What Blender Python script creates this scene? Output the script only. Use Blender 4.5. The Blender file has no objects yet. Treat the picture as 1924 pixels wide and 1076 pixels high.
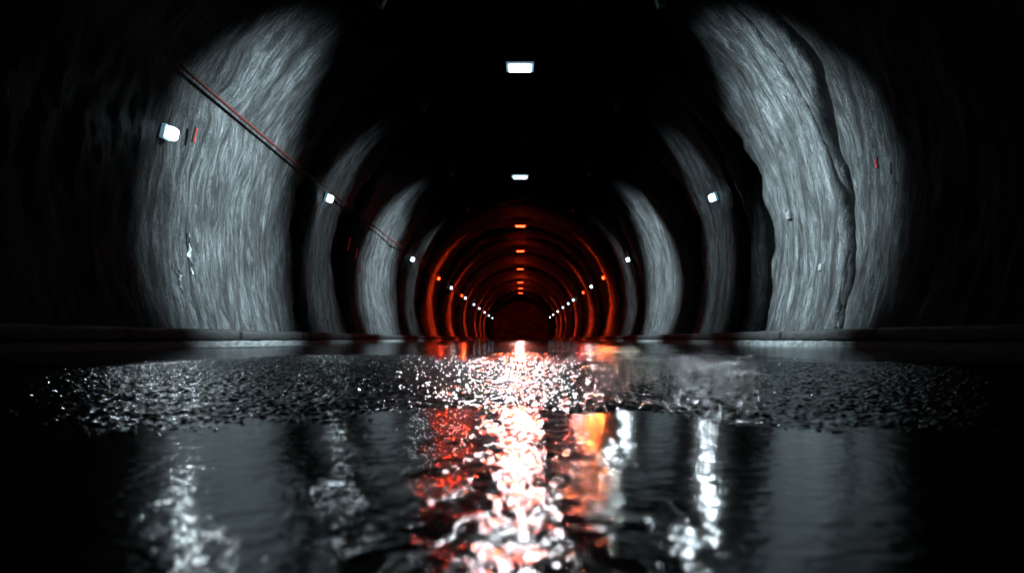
import bpy, bmesh, math, random
import numpy as np
from mathutils import Vector, Matrix
random.seed(4); RNG=np.random.RandomState(11)
scene=bpy.context.scene
COL=scene.collection
scene.view_settings.view_transform='Standard'
scene.view_settings.look='None'
scene.view_settings.exposure=0

# ---------------------------------------------------------------- noise
_lat=RNG.rand(256,256)
def vnoise(x,y,seed=0):
    x=np.asarray(x,float)+seed*17.31; y=np.asarray(y,float)+seed*9.77
    xi=np.floor(x).astype(int); yi=np.floor(y).astype(int)
    fx=x-xi; fy=y-yi
    fx=fx*fx*(3-2*fx); fy=fy*fy*(3-2*fy)
    a=_lat[xi%256,yi%256]; b=_lat[(xi+1)%256,yi%256]
    c=_lat[xi%256,(yi+1)%256]; d=_lat[(xi+1)%256,(yi+1)%256]
    return (a*(1-fx)+b*fx)*(1-fy)+(c*(1-fx)+d*fx)*fy-0.5
def fbm(x,y,o=4,seed=0):
    s=0;a=1.0;f=1.0
    for i in range(o):
        s=s+a*vnoise(x*f,y*f,seed+i*3); a*=.5; f*=2.03
    return s
def sstep(a,b,x):
    t=np.clip((x-a)/(b-a),0,1); return t*t*(3-2*t)

# ---------------------------------------------------------------- materials
def newmat(name):
    m=bpy.data.materials.new(name); m.use_nodes=True
    nt=m.node_tree; b=nt.nodes['Principled BSDF']
    return m,nt,b
def N(nt,t,**k):
    n=nt.nodes.new(t)
    for a,v in k.items(): setattr(n,a,v)
    return n
def noise(nt,vec,scale,detail=4,rough=.55,dist=0):
    n=N(nt,'ShaderNodeTexNoise'); n.inputs['Scale'].default_value=scale
    n.inputs['Detail'].default_value=detail; n.inputs['Roughness'].default_value=rough
    n.inputs['Distortion'].default_value=dist
    nt.links.new(vec,n.inputs['Vector']); return n.outputs['Fac']
def mapping(nt,vec,scale=(1,1,1),rot=(0,0,0)):
    n=N(nt,'ShaderNodeMapping'); n.inputs['Scale'].default_value=scale; n.inputs['Rotation'].default_value=rot
    nt.links.new(vec,n.inputs['Vector']); return n.outputs['Vector']
def ramp(nt,fac,stops):
    n=N(nt,'ShaderNodeValToRGB'); e=n.color_ramp.elements
    while len(e)<len(stops): e.new(.5)
    for i,(p,c) in enumerate(stops):
        e[i].position=p; e[i].color=(c[0],c[1],c[2],1) if not isinstance(c,(int,float)) else (c,c,c,1)
    nt.links.new(fac,n.inputs['Fac']); return n.outputs['Color']
def mathn(nt,op,a,b=None,clamp=False):
    n=N(nt,'ShaderNodeMath',operation=op,use_clamp=clamp)
    for i,v in enumerate((a,b)):
        if v is None: continue
        if isinstance(v,(int,float)): n.inputs[i].default_value=v
        else: nt.links.new(v,n.inputs[i])
    return n.outputs[0]
def maprange(nt,v,a,b,c,d):
    n=N(nt,'ShaderNodeMapRange'); n.inputs[1].default_value=a; n.inputs[2].default_value=b
    n.inputs[3].default_value=c; n.inputs[4].default_value=d; nt.links.new(v,n.inputs[0]); return n.outputs[0]
def bump(nt,h,strength,dist,prev=None):
    n=N(nt,'ShaderNodeBump'); n.inputs['Strength'].default_value=strength; n.inputs['Distance'].default_value=dist
    nt.links.new(h,n.inputs['Height'])
    if prev is not None: nt.links.new(prev,n.inputs['Normal'])
    return n.outputs['Normal']
def mixc(nt,f,a,b,mode='MIX'):
    n=N(nt,'ShaderNodeMix',data_type='RGBA',blend_type=mode)
    if isinstance(f,(int,float)): n.inputs[0].default_value=f
    else: nt.links.new(f,n.inputs[0])
    for i,v in ((6,a),(7,b)):
        if isinstance(v,tuple): n.inputs[i].default_value=(*v,1)
        else: nt.links.new(v,n.inputs[i])
    return n.outputs[2]

def rock_mat():
    m,nt,b=newmat('sprayed_rock')
    uv=N(nt,'ShaderNodeUVMap',uv_map='wall').outputs['UV']   # u = arc metres, v = depth metres
    warp=mapping(nt,uv,(1,1,1),(0,0,math.radians(5)))
    warp2=mapping(nt,uv,(1,1,1),(0,0,math.radians(-4)))
    strk=noise(nt,mapping(nt,warp,(2.0,15,1)),1.0,8,.84,.2)
    crk=noise(nt,mapping(nt,warp2,(1.2,9,1)),1.0,6,.70,.6)
    grain=noise(nt,mapping(nt,uv,(44,50,1)),1.0,5,.9)
    blot=noise(nt,mapping(nt,uv,(.7,1.1,1)),1.0,4,.65,.4)
    lng=noise(nt,mapping(nt,warp,(.22,4.2,1)),1.0,5,.65,.2)
    crack=mathn(nt,'ABSOLUTE',mathn(nt,'SUBTRACT',crk,.5))
    c1=ramp(nt,strk,[(.36,(.030,.033,.035)),(.50,(.088,.097,.103)),(.65,(.22,.238,.248))])
    c2=ramp(nt,crack,[(.0,.05),(.012,.6),(.04,1.0)])
    c3=ramp(nt,blot,[(.38,.35),(.56,1.0)])
    c4=ramp(nt,grain,[(.42,.10),(.50,.6),(.60,1.35)])
    c5=ramp(nt,lng,[(.38,.22),(.46,.70),(.58,1.2)])
    c=mixc(nt,1.0,c1,c2,'MULTIPLY'); c=mixc(nt,.8,c,c3,'MULTIPLY'); c=mixc(nt,.95,c,c4,'MULTIPLY'); c=mixc(nt,.95,c,c5,'MULTIPLY')
    at=N(nt,'ShaderNodeAttribute',attribute_name='painted_shade').outputs['Fac']
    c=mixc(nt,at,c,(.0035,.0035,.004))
    nt.links.new(c,b.inputs['Base Color'])
    nt.links.new(maprange(nt,at,0,1,.6,.95),b.inputs['Roughness'])
    nt.links.new(maprange(nt,at,0,.9,.2,0.0),b.inputs['Specular IOR Level'])
    h=mathn(nt,'ADD',mathn(nt,'MULTIPLY',strk,.020),mathn(nt,'ADD',mathn(nt,'MULTIPLY',ramp(nt,crack,[(0,0.0),(.05,1.0)]),.010),mathn(nt,'MULTIPLY',grain,.028)))
    nt.links.new(bump(nt,h,1.0,1.2),b.inputs['Normal'])
    return m
def asphalt_mat():
    m,nt,b=newmat('wet_asphalt')
    g=N(nt,'ShaderNodeNewGeometry').outputs['Position']
    a=noise(nt,g,260,3,.75); c=noise(nt,g,2.2,4,.6)
    nt.links.new(ramp(nt,a,[(.35,(.003,.0035,.004)),(.7,(.018,.020,.022))]),b.inputs['Base Color'])
    nt.links.new(ramp(nt,c,[(.35,.07),(.65,.15)]),b.inputs['Roughness'])
    nt.links.new(bump(nt,a,.3,.002),b.inputs['Normal'])
    b.inputs['IOR'].default_value=1.75
    return m
def water_mat():
    m,nt,b=newmat('standing_water')
    g=N(nt,'ShaderNodeNewGeometry').outputs['Position']
    r1=noise(nt,mapping(nt,g,(10,6,1)),1.0,2,.5,.5)
    r2=noise(nt,mapping(nt,g,(34,22,1)),1.0,3,.6,.6)
    r3=noise(nt,mapping(nt,g,(30,70,1)),1.0,2,.5,.6)
    sep=N(nt,'ShaderNodeSeparateXYZ'); nt.links.new(g,sep.inputs[0])
    kr=maprange(nt,sep.outputs[0],.03,.11,1.25,.18)
    kl=maprange(nt,sep.outputs[0],-.22,-.07,.24,1.0)
    h=mathn(nt,'ADD',mathn(nt,'MULTIPLY',r1,.9),mathn(nt,'MULTIPLY',r2,.52))
    h=mathn(nt,'MULTIPLY',mathn(nt,'MULTIPLY',h,kr),kl)
    h=mathn(nt,'ADD',h,mathn(nt,'MULTIPLY',r3,.14))
    h=mathn(nt,'MULTIPLY',h,maprange(nt,sep.outputs[1],1.2,2.5,1.0,.45))
    nt.links.new(bump(nt,h,1.0,.0065),b.inputs['Normal'])
    b.inputs['Base Color'].default_value=(.002,.004,.005,1)
    b.inputs['Roughness'].default_value=.10
    b.inputs['IOR'].default_value=1.33
    return m
def concrete_mat(name,lo,hi,rough=(.3,.6),bs=.01):
    m,nt,b=newmat(name)
    g=N(nt,'ShaderNodeNewGeometry').outputs['Position']
    a=noise(nt,mapping(nt,g,(3,3,8)),2.0,6,.65); f=noise(nt,g,60,4,.7)
    c=ramp(nt,a,[(.3,lo),(.7,hi)]); c=mixc(nt,.5,c,ramp(nt,f,[(.3,.4),(.7,1.0)]),'MULTIPLY')
    nt.links.new(c,b.inputs['Base Color'])
    nt.links.new(ramp(nt,a,[(.3,rough[0]),(.7,rough[1])]),b.inputs['Roughness'])
    nt.links.new(bump(nt,f,.6,bs,bump(nt,a,.6,.03)),b.inputs['Normal'])
    return m
def metal_mat(name,col,rough=.45,metal=.4,spec=.5):
    m,nt,b=newmat(name)
    g=N(nt,'ShaderNodeTexCoord').outputs['Object']
    a=noise(nt,g,14,4,.6)
    nt.links.new(mixc(nt,mathn(nt,'MULTIPLY',a,.7),col,tuple(x*.3 for x in col)),b.inputs['Base Color'])
    b.inputs['Roughness'].default_value=rough; b.inputs['Metallic'].default_value=metal
    b.inputs['Specular IOR Level'].default_value=spec
    nt.links.new(bump(nt,a,.2,.004),b.inputs['Normal'])
    return m
def emit_mat(name,col,s):
    m,nt,b=newmat(name)
    b.inputs['Base Color'].default_value=(*[.8*x for x in col],1)
    b.inputs['Emission Color'].default_value=(*col,1)
    g=N(nt,'ShaderNodeTexCoord').outputs['Object']
    a=noise(nt,g,9,2,.5)
    nt.links.new(mathn(nt,'MULTIPLY',ramp(nt,a,[(.3,.8),(.7,1.0)]),s),b.inputs['Emission Strength'])
    return m
M_rock=rock_mat(); M_asph=asphalt_mat(); M_water=water_mat()
M_gut=concrete_mat('pale_wet_concrete',(.012,.014,.015),(.15,.165,.17),(.45,.65))
M_kerb=concrete_mat('dark_kerb_concrete',(.003,.004,.005),(.008,.010,.011),(.5,.65))
M_pave=concrete_mat('ledge_concrete',(.008,.009,.010),(.022,.024,.026),(.6,.8))
M_house=metal_mat('lamp_housing_metal',(.05,.052,.055))
M_cable=metal_mat('cable_sheath',(.055,.007,.004),.6,0,.10)
M_clip=metal_mat('clip_metal',(.02,.02,.02))
M_glint=concrete_mat('pale_wet_glint',(.35,.38,.4),(.75,.78,.8),(.15,.35))
M_box=concrete_mat('painted_box',(.06,.065,.07),(.14,.15,.155),(.3,.5))
COOL=(.70,.91,1.0)
M_white=emit_mat('white_diffuser',COOL,9)
M_wwall=emit_mat('white_bulkhead_glass',COOL,8)
M_glow_rim=emit_mat('painted_glow_rim',(.45,.80,1.0),.25)  # dim emission paints a soft halo round the lamp lenses
M_red=emit_mat('red_diffuser',(1.0,.075,.020),10)
M_glow_rim_red=emit_mat('painted_glow_rim_red',(1.0,.05,.01),.5)
M_redw=emit_mat('amber_bulkhead_glass',(1.0,.07,.012),9)
M_marker_glow=emit_mat('red_marker',(1.0,.03,.01),.15)  # weak emission paints the light the markers would reflect

# ---------------------------------------------------------------- helpers
def obj(name,me,mat,parent=None,kind=None,label=None,category=None,group=None):
    o=bpy.data.objects.new(name,me); COL.objects.link(o)
    if me is not None and mat is not None and len(me.materials)==0: me.materials.append(mat)
    if parent: o.parent=parent
    if kind: o['kind']=kind
    if label: o['label']=label
    if category: o['category']=category
    if group: o['group']=group
    return o
def grid_mesh(name,X,Y,Z,uv=None,attr=None,smooth=True):
    r,c=X.shape
    me=bpy.data.meshes.new(name)
    co=np.stack([X,Y,Z],-1).reshape(-1,3).astype(np.float32)
    i=np.arange(r*c).reshape(r,c)
    q=np.stack([i[:-1,:-1],i[:-1,1:],i[1:,1:],i[1:,:-1]],-1).reshape(-1,4)
    me.vertices.add(len(co)); me.vertices.foreach_set('co',co.ravel())
    me.loops.add(q.size); me.loops.foreach_set('vertex_index',q.ravel().astype(np.int32))
    me.polygons.add(len(q)); me.polygons.foreach_set('loop_start',np.arange(0,q.size,4,dtype=np.int32))
    me.polygons.foreach_set('loop_total',np.full(len(q),4,dtype=np.int32))
    me.update(calc_edges=True)
    me.polygons.foreach_set('use_smooth',np.full(len(q),smooth))
    if uv is not None:
        l=me.uv_layers.new(name='wall'); u=uv.reshape(-1,2)[q.ravel()].astype(np.float32)
        l.data.foreach_set('uv',u.ravel())
    if attr is not None:
        a=me.attributes.new('painted_shade','FLOAT','POINT'); a.data.foreach_set('value',attr.ravel().astype(np.float32))
    me.validate(); return me
def bm_box(bm,c,s,rot=None):
    r=bmesh.ops.create_cube(bm,size=1.0)
    M=Matrix.Translation(c)@(rot.to_4x4() if rot else Matrix.Identity(4))@Matrix.Diagonal((*s,1))
    bmesh.ops.transform(bm,matrix=M,verts=r['verts']); return r['verts']
def bm_rod(bm,a,b,rad,seg=8):
    a=Vector(a);b=Vector(b);d=b-a
    r=bmesh.ops.create_cone(bm,segments=seg,radius1=rad,radius2=rad,depth=d.length,cap_ends=True)
    M=Matrix.Translation((a+b)/2)@d.to_track_quat('Z','Y').to_matrix().to_4x4()
    bmesh.ops.transform(bm,matrix=M,verts=r['verts'])
def bm_done(bm,name,mat,bev=0,seg=2,smooth=False):
    if bev>0: bmesh.ops.bevel(bm,geom=bm.edges[:],offset=bev,segments=seg,affect='EDGES',profile=.6)
    me=bpy.data.meshes.new(name); bm.to_mesh(me); bm.free(); me.materials.append(mat)
    if smooth:
        for p in me.polygons: p.use_smooth=True
    return me

# ---------------------------------------------------------------- tunnel lining
R0=4.8; CZ=1.75
ys=[-10.0]
while ys[-1]<118:
    y=ys[-1]
    st=.4 if y<4 else (.05 if y<17 else (.09 if y<30 else (.16 if y<52 else .4)))
    ys.append(y+st)
ys=np.array(ys)
th=np.radians(np.linspace(-27,207,320))
TH,YY=np.meshgrid(th,ys)
arc=TH*R0
d=np.zeros_like(TH)
d+=.14*fbm(arc*.28,YY*.55,3,1)
sl=YY+.12*arc
d+=.07*fbm(arc*.8,sl*2.0,5,5)
d+=.05*fbm(arc*2.6,sl*6,3,9)
side=np.cos(TH)
painted_shade=np.zeros_like(TH)
def groove(y0,w,depth,sgn,seed,amp=.35,lo=-.6,hi=1.2,sc=1.2,slant=0):
    global d,painted_shade
    c=y0+amp*fbm(arc*.55,arc*0+seed,4,seed)+slant*np.sin(TH)+.08*fbm(arc*3,arc*0+seed,3,seed+7)
    ww=w*(.45+1.5*np.clip(fbm(arc*.9,arc*0+seed+3,4,seed+2)+.4,0,1.2))
    g=np.exp(-((YY-c)/ww)**2)
    m=(side*sgn>0)*sstep(lo,lo+.15,np.sin(TH))
    m=m*(1-sstep(hi-.3,hi,np.sin(TH)))
    d+=depth*g*m; painted_shade=np.maximum(painted_shade,np.clip(g*m*sc,0,.98))  # groove shadow is painted into the colour as well
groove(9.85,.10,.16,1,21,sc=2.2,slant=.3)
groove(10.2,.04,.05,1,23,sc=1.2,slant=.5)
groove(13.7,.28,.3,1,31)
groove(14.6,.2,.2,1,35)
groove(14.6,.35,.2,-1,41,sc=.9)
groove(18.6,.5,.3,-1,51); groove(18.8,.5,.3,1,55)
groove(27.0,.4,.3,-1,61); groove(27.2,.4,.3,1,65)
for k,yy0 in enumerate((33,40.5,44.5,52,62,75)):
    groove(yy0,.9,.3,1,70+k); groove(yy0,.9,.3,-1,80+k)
# rock trimmed back where the cable is strung
wc=np.exp(-((TH-math.radians(157.8))/math.radians(3.0))**2)
d=d*(1-wc)+.05*wc
RR=R0+d
X=RR*np.cos(TH); Z=CZ+RR*np.sin(TH)
# unlit crown painted near black in the colour, less so further in
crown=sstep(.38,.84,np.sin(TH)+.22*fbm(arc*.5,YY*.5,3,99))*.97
painted_shade=np.maximum(painted_shade,crown*(YY<32)+.35*crown*(YY>=32))
me=grid_mesh('rock_tunnel',X,YY,Z,np.stack([arc,YY],-1),painted_shade)
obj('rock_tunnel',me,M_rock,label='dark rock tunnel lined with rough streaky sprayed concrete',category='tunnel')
# far end: rock wall where the bore bends away
tt=np.radians(np.linspace(0,360,80)); rr=np.linspace(0.01,5.4,24)
T2,R2=np.meshgrid(tt,rr)
me=grid_mesh('rock_wall',R2*np.cos(T2),117+ .8*fbm(R2*np.cos(T2),R2*np.sin(T2),3,3),CZ+R2*np.sin(T2),np.stack([R2*np.cos(T2),R2*np.sin(T2)],-1),np.full_like(R2,.0))
obj('rock_wall',me,M_rock,label='dark rock wall closing the tunnel bore',category='wall')

# ---------------------------------------------------------------- ground / road / water
def flat(name,x0,x1,y0,y1,z,mat,nx=2,ny=2,**k):
    X,Y=np.meshgrid(np.linspace(x0,x1,nx),np.linspace(y0,y1,ny))
    return obj(name,grid_mesh(name,X,Y,np.full_like(X,z),smooth=False),mat,**k)
flat('ground',-60,60,-60,180,-.30,M_pave,kind='structure',label='dark bedrock ground beneath the tunnel')
xs=[0.0]
while xs[-1]<4.32: xs.append(xs[-1]+(.0052 if xs[-1]<1.7 else .016))
xs=np.array(xs); xs=np.concatenate([-xs[:0:-1],xs])
yr=[-1.0]
while yr[-1]<117.5:
    y=yr[-1]; yr.append(y+(.05 if y<.5 else .006 if y<3.0 else .006*(y/3.0)**1.75))
yr=np.array(yr)
XX,YR=np.meshgrid(xs,yr)
edge1=np.clip(1.00+.35*fbm(XX*1.3,YR*0+2,3,101),.88,1.12)-.18*sstep(-.1,-.6,XX)+.40*fbm(XX*3,YR*3,4,103)*sstep(0,.25,np.abs(XX))+.10*fbm(XX*7,YR*7,3,104)
edge2=3.3+.25*fbm(XX*1.2,YR*0+5,3,105)+.5*fbm(XX*1.5,YR*1.5,2,107)
inB=sstep(-.30,.40,YR-edge1)*(1-sstep(-.25,.3,YR-edge2))
far=-.0025+.012*fbm(XX*.55,YR*.35,3,111)
near=-.0062+.005*fbm(XX*4,YR*4,2,113)
base=np.where(YR<1.9,near,far)
hB=.0075+.0025*fbm(XX*1.5,YR*1.5,3,115)
H=base*(1-inB)+hB*inB
# chippings: domed stones standing out of the binder
def stones(c,seed):
    u=XX/c+.35*vnoise(XX/(c*.7),YR/(c*.7),seed+5); v=YR/c+.35*vnoise(XX/(c*.7)+9,YR/(c*.7),seed+6)
    ui=np.floor(u).astype(int); vi=np.floor(v).astype(int)
    hh=_lat[(ui*7+seed)%256,(vi*13+seed)%256]
    dx=u-ui-.5; dy=v-vi-.5
    dome=np.clip(1-3.6*(dx*dx+dy*dy),0,1)**.6
    return dome*(hh**1.4)
H+=.0032*stones(.018,3)+.0034*stones(.012,8)-.0030+.0028*(RNG.rand(*XX.shape)-.5)*(YR<5)
obj('road',grid_mesh('road',XX,YR,H,smooth=True),M_asph,kind='structure',label='wet black asphalt road with coarse grit')
flat('water',-4.30,4.30,-1.0,117.5,0.0,M_water,20,200,kind='structure',label='shallow rain water standing on the road')

# ledges, footings
for s in (-1,1):
    ysl=np.concatenate([np.arange(-9,30,.25),np.arange(30,118,1.0)])
    xl=np.linspace(4.42,5.2,6)
    A,B=np.meshgrid(xl,ysl)
    z=.20+.03*fbm(A*3,B*1.2,3,131+s)
    Xl=A if s>0 else -A
    obj('pavement',grid_mesh('pavement',Xl,B,z),M_pave,kind='structure',label='narrow raised concrete ledge at the tunnel wall')
    xl=np.array([4.30,4.305,4.33,4.62]); A,B=np.meshgrid(xl,ysl)
    z=np.array([-.05,.07,.10,.10])[None,:]+.012*fbm(A*9,B*5,3,141+s)
    A=A+.012*fbm(A*9+4,B*6,3,151+s)
    obj('gutter',grid_mesh('gutter',A*s,B,z),M_gut,kind='structure',label='pale wet concrete gutter footing below the kerb')

# kerb blocks
def kerb_mesh(seed):
    L=2.996; prof=[(-.02,.0),(-.035,.03),(-.032,.11),(-.018,.14),(.02,.152),(.10,.155),(.13,.142),(.13,.0)]
    n=30; r=np.linspace(0,1,n); pr=np.array(prof)
    A,B=np.meshgrid(np.arange(len(prof)),r)
    ed=np.clip(1-np.abs(B-.5)*2,0,.2)/.2
    Xk=pr[A,0]+.012*ed*fbm(A*.9,B*14,3,seed); Yk=(B-.5)*L; Zk=pr[A,1]+.014*ed*fbm(A*.7,B*9,3,seed+7)
    me=grid_mesh('kerb_block',Xk,Yk,Zk)
    bm=bmesh.new(); bm.from_mesh(me)
    eb=[e for e in bm.edges if e.is_boundary]
    bmesh.ops.holes_fill(bm,edges=eb,sides=0)
    for f in bm.faces: f.smooth=len(f.verts)==4
    bm.to_mesh(me); bm.free(); me.materials.append(M_kerb); return me
KM=[kerb_mesh(200+9*i) for i in range(5)]
i=0
for s in (-1,1):
    y=-3.0+ (0.8 if s>0 else 0)
    while y<114:
        o=obj('kerb_block',KM[i%5],None,label='dark rounded concrete kerb block beside the wet road',category='kerb block',group='kerb blocks lining the road')
        o.location=(s*4.33,y,.10); o.rotation_euler=(0,0,(0 if s>0 else math.pi))
        y+=3.0; i+=1

# ---------------------------------------------------------------- ceiling lamps
def lamp_parts():
    bm=bmesh.new(); bm_box(bm,(0,0,.09),(.60,.52,.10)); h=bm_done(bm,'housing',M_house,.02)
    bm=bmesh.new(); bm_box(bm,(0,0,.022),(.60,.52,.03)); sh=bm_done(bm,'glow_rim',M_glow_rim,.012)
    bm=bmesh.new(); bm_box(bm,(0,0,-.005),(.48,.38,.04)); l=bm_done(bm,'lens',M_white,.018,4)
    bm=bmesh.new(); bm_rod(bm,(0,0,.14),(0,0,.62),.012); bm_box(bm,(0,0,.145),(.08,.06,.02)); g=bm_done(bm,'hanger',M_clip)
    return h,l,g,sh
LH,LL,LG,LS=lamp_parts(); LLR=LL.copy(); LLR.materials.clear(); LLR.materials.append(M_red)
LSR=LS.copy(); LSR.materials.clear(); LSR.materials.append(M_glow_rim_red)
def add_light(name,e,kind,loc,dirv,energy,col,size=90,blend=.5,soft=.1,scale=(1,1,1)):
    ld=bpy.data.lights.new(name,type=kind); ld.energy=energy; ld.color=col; ld.shadow_soft_size=soft
    if kind=='SPOT': ld.spot_size=math.radians(size); ld.spot_blend=blend
    lo=bpy.data.objects.new(name,ld); COL.objects.link(lo); lo.parent=e
    # location and direction are given in world terms; the parent may be rotated
    R=e.rotation_euler.to_matrix().inverted()
    q=Vector(dirv).to_track_quat('-Z','Y').to_matrix()
    lo.location=R@Vector(loc); lo.rotation_euler=(R@q).to_euler(); lo.scale=scale
def add_ceiling(y,red):
    e=obj('ceiling_lamp',None,None,label=('glowing red square lamp hanging from the tunnel crown' if red else 'bright white square lamp hanging from the tunnel crown'),category='ceiling lamp',group='lamps along the tunnel crown')
    e.location=(random.uniform(-.02,.02),y,6.10)
    obj('housing',LH,None,parent=e); obj('lens',LLR if red else LL,None,parent=e); obj('glow_rim',LSR if red else LS,None,parent=e)
    for x in (-.22,.22):
        g=obj('hanger',LG,None,parent=e); g.location=(x,0,0)
    return e
BEAM={36.3:(1,.05,.010),46.7:(1,.10,.02),58.8:(1,.22,.05),72.6:(1,.06,.014),81:(.95,.9,.8),89.5:(.9,.95,1)}
FILL={36.3:18,46.7:50,58.8:80,72.6:110,81:110,89.5:110}
BE={36.3:1700,46.7:1000,58.8:600,72.6:600,81:1500,89.5:1500}
for y,r in ((15.1,0),(25.3,0),(36.3,1),(46.7,1),(58.8,1),(72.6,1),(81,1),(89.5,1)):
    e=add_ceiling(y,r)
    # extra spot added to strengthen the lamp's streak on the wet road
    el=math.degrees(math.atan2(6.1,y))
    add_light('added_road_beam',e,'SPOT',(0,-.12,-.12),(0,-y,-6.1),(620 if not r else BE[y]),((.88,.95,1) if not r else BEAM[y]),2*el*.86,.7,(.13 if y!=36.3 else .22),(.42,1,1))
    if r:
        ld=bpy.data.lights.new('red_ring',type='SPOT'); ld.energy=18000; ld.color=(1,.045,.009)
        ld.spot_size=math.radians(168); ld.spot_blend=.6; ld.shadow_soft_size=.05
        lo=bpy.data.objects.new('red_ring',ld); COL.objects.link(lo); lo.parent=e
        lo.location=(0,-.38,-.02); lo.scale=(1,.065,1)
        add_light('red_fill',e,'POINT',(0,-.3,-.35),(0,0,-1),FILL[y],(1,.04,.008),soft=.12)
    if y==89.5: add_light('red_end',e,'SPOT',(0,.35,-.1),(0,27,-4.5),8000,(1,.03,.008),44,1,.1)
# ---------------------------------------------------------------- made-up floodlights added on the haunches to light bands on the opposite wall
FH=None
def flood(y,power,sc):
    global FH
    for s in (-1,1):
        e=obj('added_floodlight',None,None,label='small dark lamp head added high on the vault to light the opposite wall',category='added_floodlight',group='added floodlights washing the tunnel walls')
        e.location=(-s*2.25,y,5.66)
        tgt=Vector((s*4.78+s*2.25,0,2.25-5.66)); dirv=tgt.normalized()
        if FH is None:
            bm=bmesh.new(); bm_box(bm,(0,0,.06),(.16,.16,.10))
            for k in range(4): bm_box(bm,(0,-.06+.04*k,.125),(.14,.008,.03))
            h1=bm_done(bm,'head',M_house,.004,1)
            bm=bmesh.new(); bm_rod(bm,(-.09,0,.06),(-.09,0,.25),.012); bm_rod(bm,(.09,0,.06),(.09,0,.25),.012); bm_box(bm,(0,0,.26),(.24,.05,.02)); bm_rod(bm,(0,0,.26),(0,0,.6),.015)
            h2=bm_done(bm,'bracket',M_clip); FH=(h1,h2)  # head and bracket belong to the added floodlight only
        h=obj('head',FH[0],None,parent=e); h.rotation_euler=(-tgt).to_track_quat('Z','Y').to_euler()
        b=obj('bracket',FH[1],None,parent=e); b.rotation_euler=(0,-s*math.radians(30),0)
        ld=bpy.data.lights.new('added_wall_wash',type='SPOT'); ld.energy=power; ld.color=(.76,.94,1.0)
        ld.spot_size=math.radians(50); ld.spot_blend=1.0; ld.shadow_soft_size=.05
        lo=bpy.data.objects.new('added_wall_wash',ld); COL.objects.link(lo); lo.parent=e
        zax=-dirv; yax=Vector((0,1,0)); xax=yax.cross(zax).normalized(); 
        Mr=Matrix((xax,yax,zax)).transposed()
        lo.rotation_euler=Mr.to_euler(); lo.location=(dirv.x*.06,0,dirv.z*.06)
        lo.scale=(1.0,sc,1)
flood(11.3,24000,.82)
flood(23.0,16500,.84)
flood(16.4,3200,.42)
flood(29.6,2400,.45)

# ---------------------------------------------------------------- wall lamps (local +X looks into the tunnel)
bm=bmesh.new(); bm_box(bm,(-.04,0,0),(.06,.19,.19)); WH=bm_done(bm,'housing',M_glow_rim,.018)  # housing block glows dimly to paint the lamp's halo
bm=bmesh.new(); bm_box(bm,(.045,0,0),(.11,.165,.165)); WL=bm_done(bm,'lens',M_wwall,.055,5,True)
bm=bmesh.new(); bm_rod(bm,(-.30,0,.0),(-.06,0,0),.022); bm_box(bm,(-.09,0,0),(.02,.14,.10)); WB=bm_done(bm,'bracket',M_clip)
WLR=WL.copy(); WLR.materials.clear(); WLR.materials.append(M_redw)
WHR=WH.copy(); WHR.materials.clear(); WHR.materials.append(M_glow_rim_red)
def add_wall(s,y,red=False,x=4.44,z=3.37):
    e=obj('wall_lamp',None,None,label=('amber red bulkhead lamp on the rock wall' if red else 'bright white bulkhead lamp on the rock wall'),category='wall lamp',group='lamps along the tunnel walls')
    a=math.atan2(z-CZ,x); e.location=(s*x,y,z); e.rotation_euler=(0,a if s<0 else math.pi-a,0)
    obj('housing',WHR if red else WH,None,parent=e); obj('lens',WLR if red else WL,None,parent=e); obj('bracket',WB,None,parent=e)  # housing carries the painted glow
    P=None
    if red: P={36.3:480,36.8:170,51.3:300,47.9:110}.get(y)
    elif y<50: P=(9+1.3*y)*(.35 if s<0 else 2.4)
    if y==8.9: P=24
    if P:
        tx=s*x*.5/y
        el=math.degrees(math.atan2(z,y))
        add_light('added_road_beam',e,'SPOT',(-s*.16,-.10,-.02),(tx-s*x,.5-y,-z),P,((.80,.94,1) if not red else ((1,.13,.02) if y==36.3 else (1,.045,.01))),max(7,1.7*el),.7,.045,(.8 if not red else .5,1,1))  # spot added to the lamp to brighten its reflection in the road
add_wall(-1,8.9,x=4.58,z=2.80)
for y,r in ((15.8,0),(27.9,0),(36.8,1),(43.5,0),(51.3,1),(54.5,0),(64.7,0),(73,0),(83.8,0),(95,0),(107,0)): add_wall(-1,y,bool(r))
for y,r in ((15.7,0),(28,0),(36.3,1),(42.5,0),(47.9,1),(57,0),(63,0),(71,0),(81,0),(92,0),(102,0)): add_wall(1,y,bool(r))

# ---------------------------------------------------------------- cable with clips
def tube(name,pts,rad,mat,seg=8):
    cu=bpy.data.curves.new(name,'CURVE'); cu.dimensions='3D'; cu.bevel_depth=rad; cu.bevel_resolution=2
    sp=cu.splines.new('POLY'); sp.points.add(len(pts)-1)
    for p,q in zip(sp.points,pts): p.co=(*q,1)
    t=bpy.data.objects.new('tmp',cu); COL.objects.link(t)
    dg=bpy.context.evaluated_depsgraph_get(); me=bpy.data.meshes.new_from_object(t.evaluated_get(dg))
    bpy.data.objects.remove(t); me.name=name; me.materials.clear(); me.materials.append(mat); return me
def cpos(y): 
    k=min(1,max(0,(y-8.6)/7)); k2=min(1,max(0,(y-15.6)/12))
    return Vector((-4.39-.035*k+.09*k2, y, 3.645-.13*k-.07*k2))
cab=obj('cable',None,None,label='thin dark reddish cable strung along the rock wall',category='cable'); cab.location=(-4.38,8.6,3.64)
base=Vector(cab.location)
pts=[]
y=8.5
while y<52:
    sag=.006*math.sin(math.pi*((y-8.5)%4)/4)
    pts.append(cpos(y)+Vector((0,0,-sag))-base); y+=.25
obj('strand',tube('strand',pts,.020,M_cable),None,parent=cab)
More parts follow.
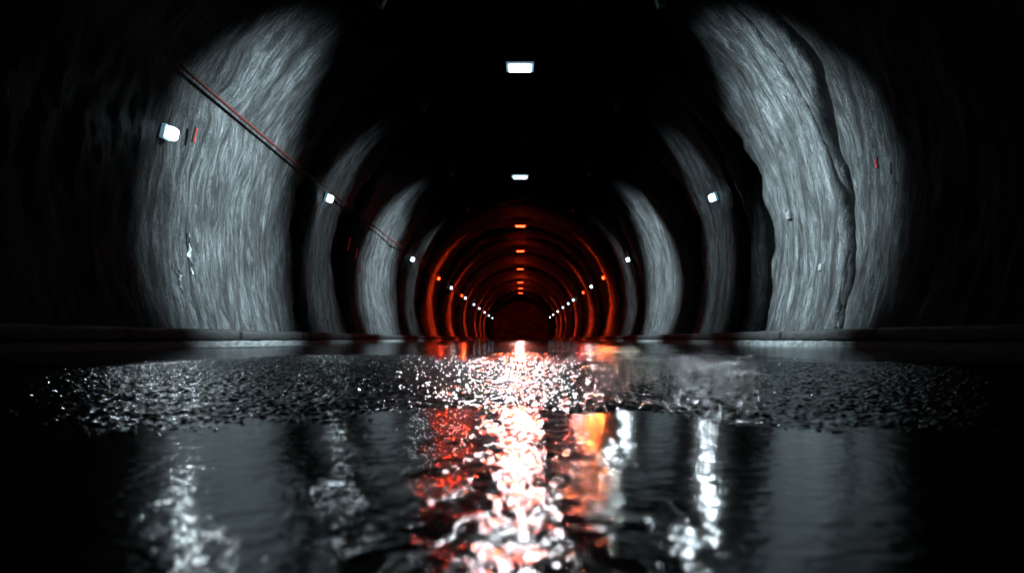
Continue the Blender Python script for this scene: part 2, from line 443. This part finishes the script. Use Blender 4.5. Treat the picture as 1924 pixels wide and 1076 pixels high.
bm=bmesh.new(); bm_rod(bm,(-.24,0,.06),(0,0,.02),.006); bm_box(bm,(0,0,0),(.045,.03,.05)); CL=bm_done(bm,'clip',M_clip)
y=8.5
while y<50:
    c=obj('clip',CL,None,parent=cab); c.location=cpos(y)-base; y+=4

# ---------------------------------------------------------------- wall details
def wall_pt(s,y,z,off=.0):
    x=math.sqrt((R0-off)**2-(z-CZ)**2); return s*x
def marker(s,y,z,h,w=.026,off=.12):
    e=obj('red_marker',None,None,label='narrow red reflective marker strip on the rock wall',category='marker',group='red markers on the tunnel walls')
    a=math.atan2(z-CZ,4.7); e.location=(wall_pt(s,y,z,off),y,z); e.rotation_euler=(0,a if s<0 else math.pi-a,0)
    bm=bmesh.new(); bm_box(bm,(-.015,0,0),(.02,w+.02,h+.03)); obj('backing',bm_done(bm,'backing',M_house,.004),None,parent=e)
    bm=bmesh.new()
    n=4
    for k in range(n): bm_box(bm,(.0,random.uniform(-.006,.006),-h/2+h*(k+.5)/n),(.016,w*random.uniform(.5,1),h/n*.7))
    obj('strip',bm_done(bm,'strip',M_marker_glow,.003),None,parent=e)
marker(-1,9.5,2.95,.20); marker(1,8.9,2.40,.12)
marker(-1,18.3,2.65,.35); marker(-1,19.2,2.5,.3); marker(-1,19.9,2.15,.22)
def wet_glint(s,y,z,L,W,off,seed,label):  # pale crumpled sheets paint the glint of wet streaks on the rock
    n=26;m=7
    A,B=np.meshgrid(np.linspace(-.5,.5,m),np.linspace(-.5,.5,n))
    wv=W*(.25+.9*np.abs(fbm(B*4+seed,B*0,3,seed)))
    yy=A*wv+.10*fbm(B*3,B*0+4,3,seed+1); zz=B*L; xx=.04*fbm(A*4,B*9,3,seed+2)
    a=math.atan2(z-CZ,4.7)
    me=grid_mesh('wet_glint_sheet',xx,yy,zz,smooth=False)
    o=obj('wet_glint_sheet',me,M_glint,label=label,category='painted wet glint',group='painted wet glints on the walls')  # sheet stands in for a wet glint on the rock
    o.location=(wall_pt(s,y,z,off),y,z); o.rotation_euler=(0,a if s<0 else math.pi-a,0)
wet_glint(-1,9.8,1.35,.6,.06,.05,301,'crumpled pale sheet painting a wet glint on rock')
wet_glint(-1,9.4,.95,.4,.04,.05,317,'crumpled pale sheet painting a wet glint on rock')
def plate(y,z,sz):
    e=obj('junction_box',None,None,label='small pale square junction box on the rock wall',category='junction box',group='junction boxes on the wall')
    a=math.atan2(z-CZ,4.7); e.location=(wall_pt(1,y,z,.03),y,z); e.rotation_euler=(0,math.pi-a,0)
    bm=bmesh.new(); bm_box(bm,(-.03,0,0),(.06,sz,sz)); obj('box',bm_done(bm,'box',M_box,.008),None,parent=e)
    bm=bmesh.new(); bm_box(bm,(.008,0,0),(.012,sz*.86,sz*.86)); obj('cover',bm_done(bm,'cover',M_box,.004),None,parent=e)
plate(12.1,2.3,.14); plate(10.8,1.25,.12)

# ---------------------------------------------------------------- world
w=bpy.data.worlds.new('World'); scene.world=w; w.use_nodes=True
nt=w.node_tree; bg=nt.nodes['Background']
sky=nt.nodes.new('ShaderNodeTexSky'); sky.sky_type='NISHITA'; sky.sun_disc=False; sky.sun_elevation=math.radians(-6)
nt.links.new(sky.outputs[0],bg.inputs[0]); bg.inputs[1].default_value=.0005

# ---------------------------------------------------------------- camera
cd=bpy.data.cameras.new('camera'); cam=bpy.data.objects.new('camera',cd); COL.objects.link(cam)
cam.location=(0,0,.12); cam.rotation_euler=(math.pi/2,0,0)
cd.lens=24; cd.sensor_width=36; cd.shift_x=-.0083; cd.shift_y=.051; cd.clip_start=.02; cd.clip_end=500
cd.dof.use_dof=True; cd.dof.focus_distance=3.0; cd.dof.aperture_fstop=4.5
scene.camera=cam
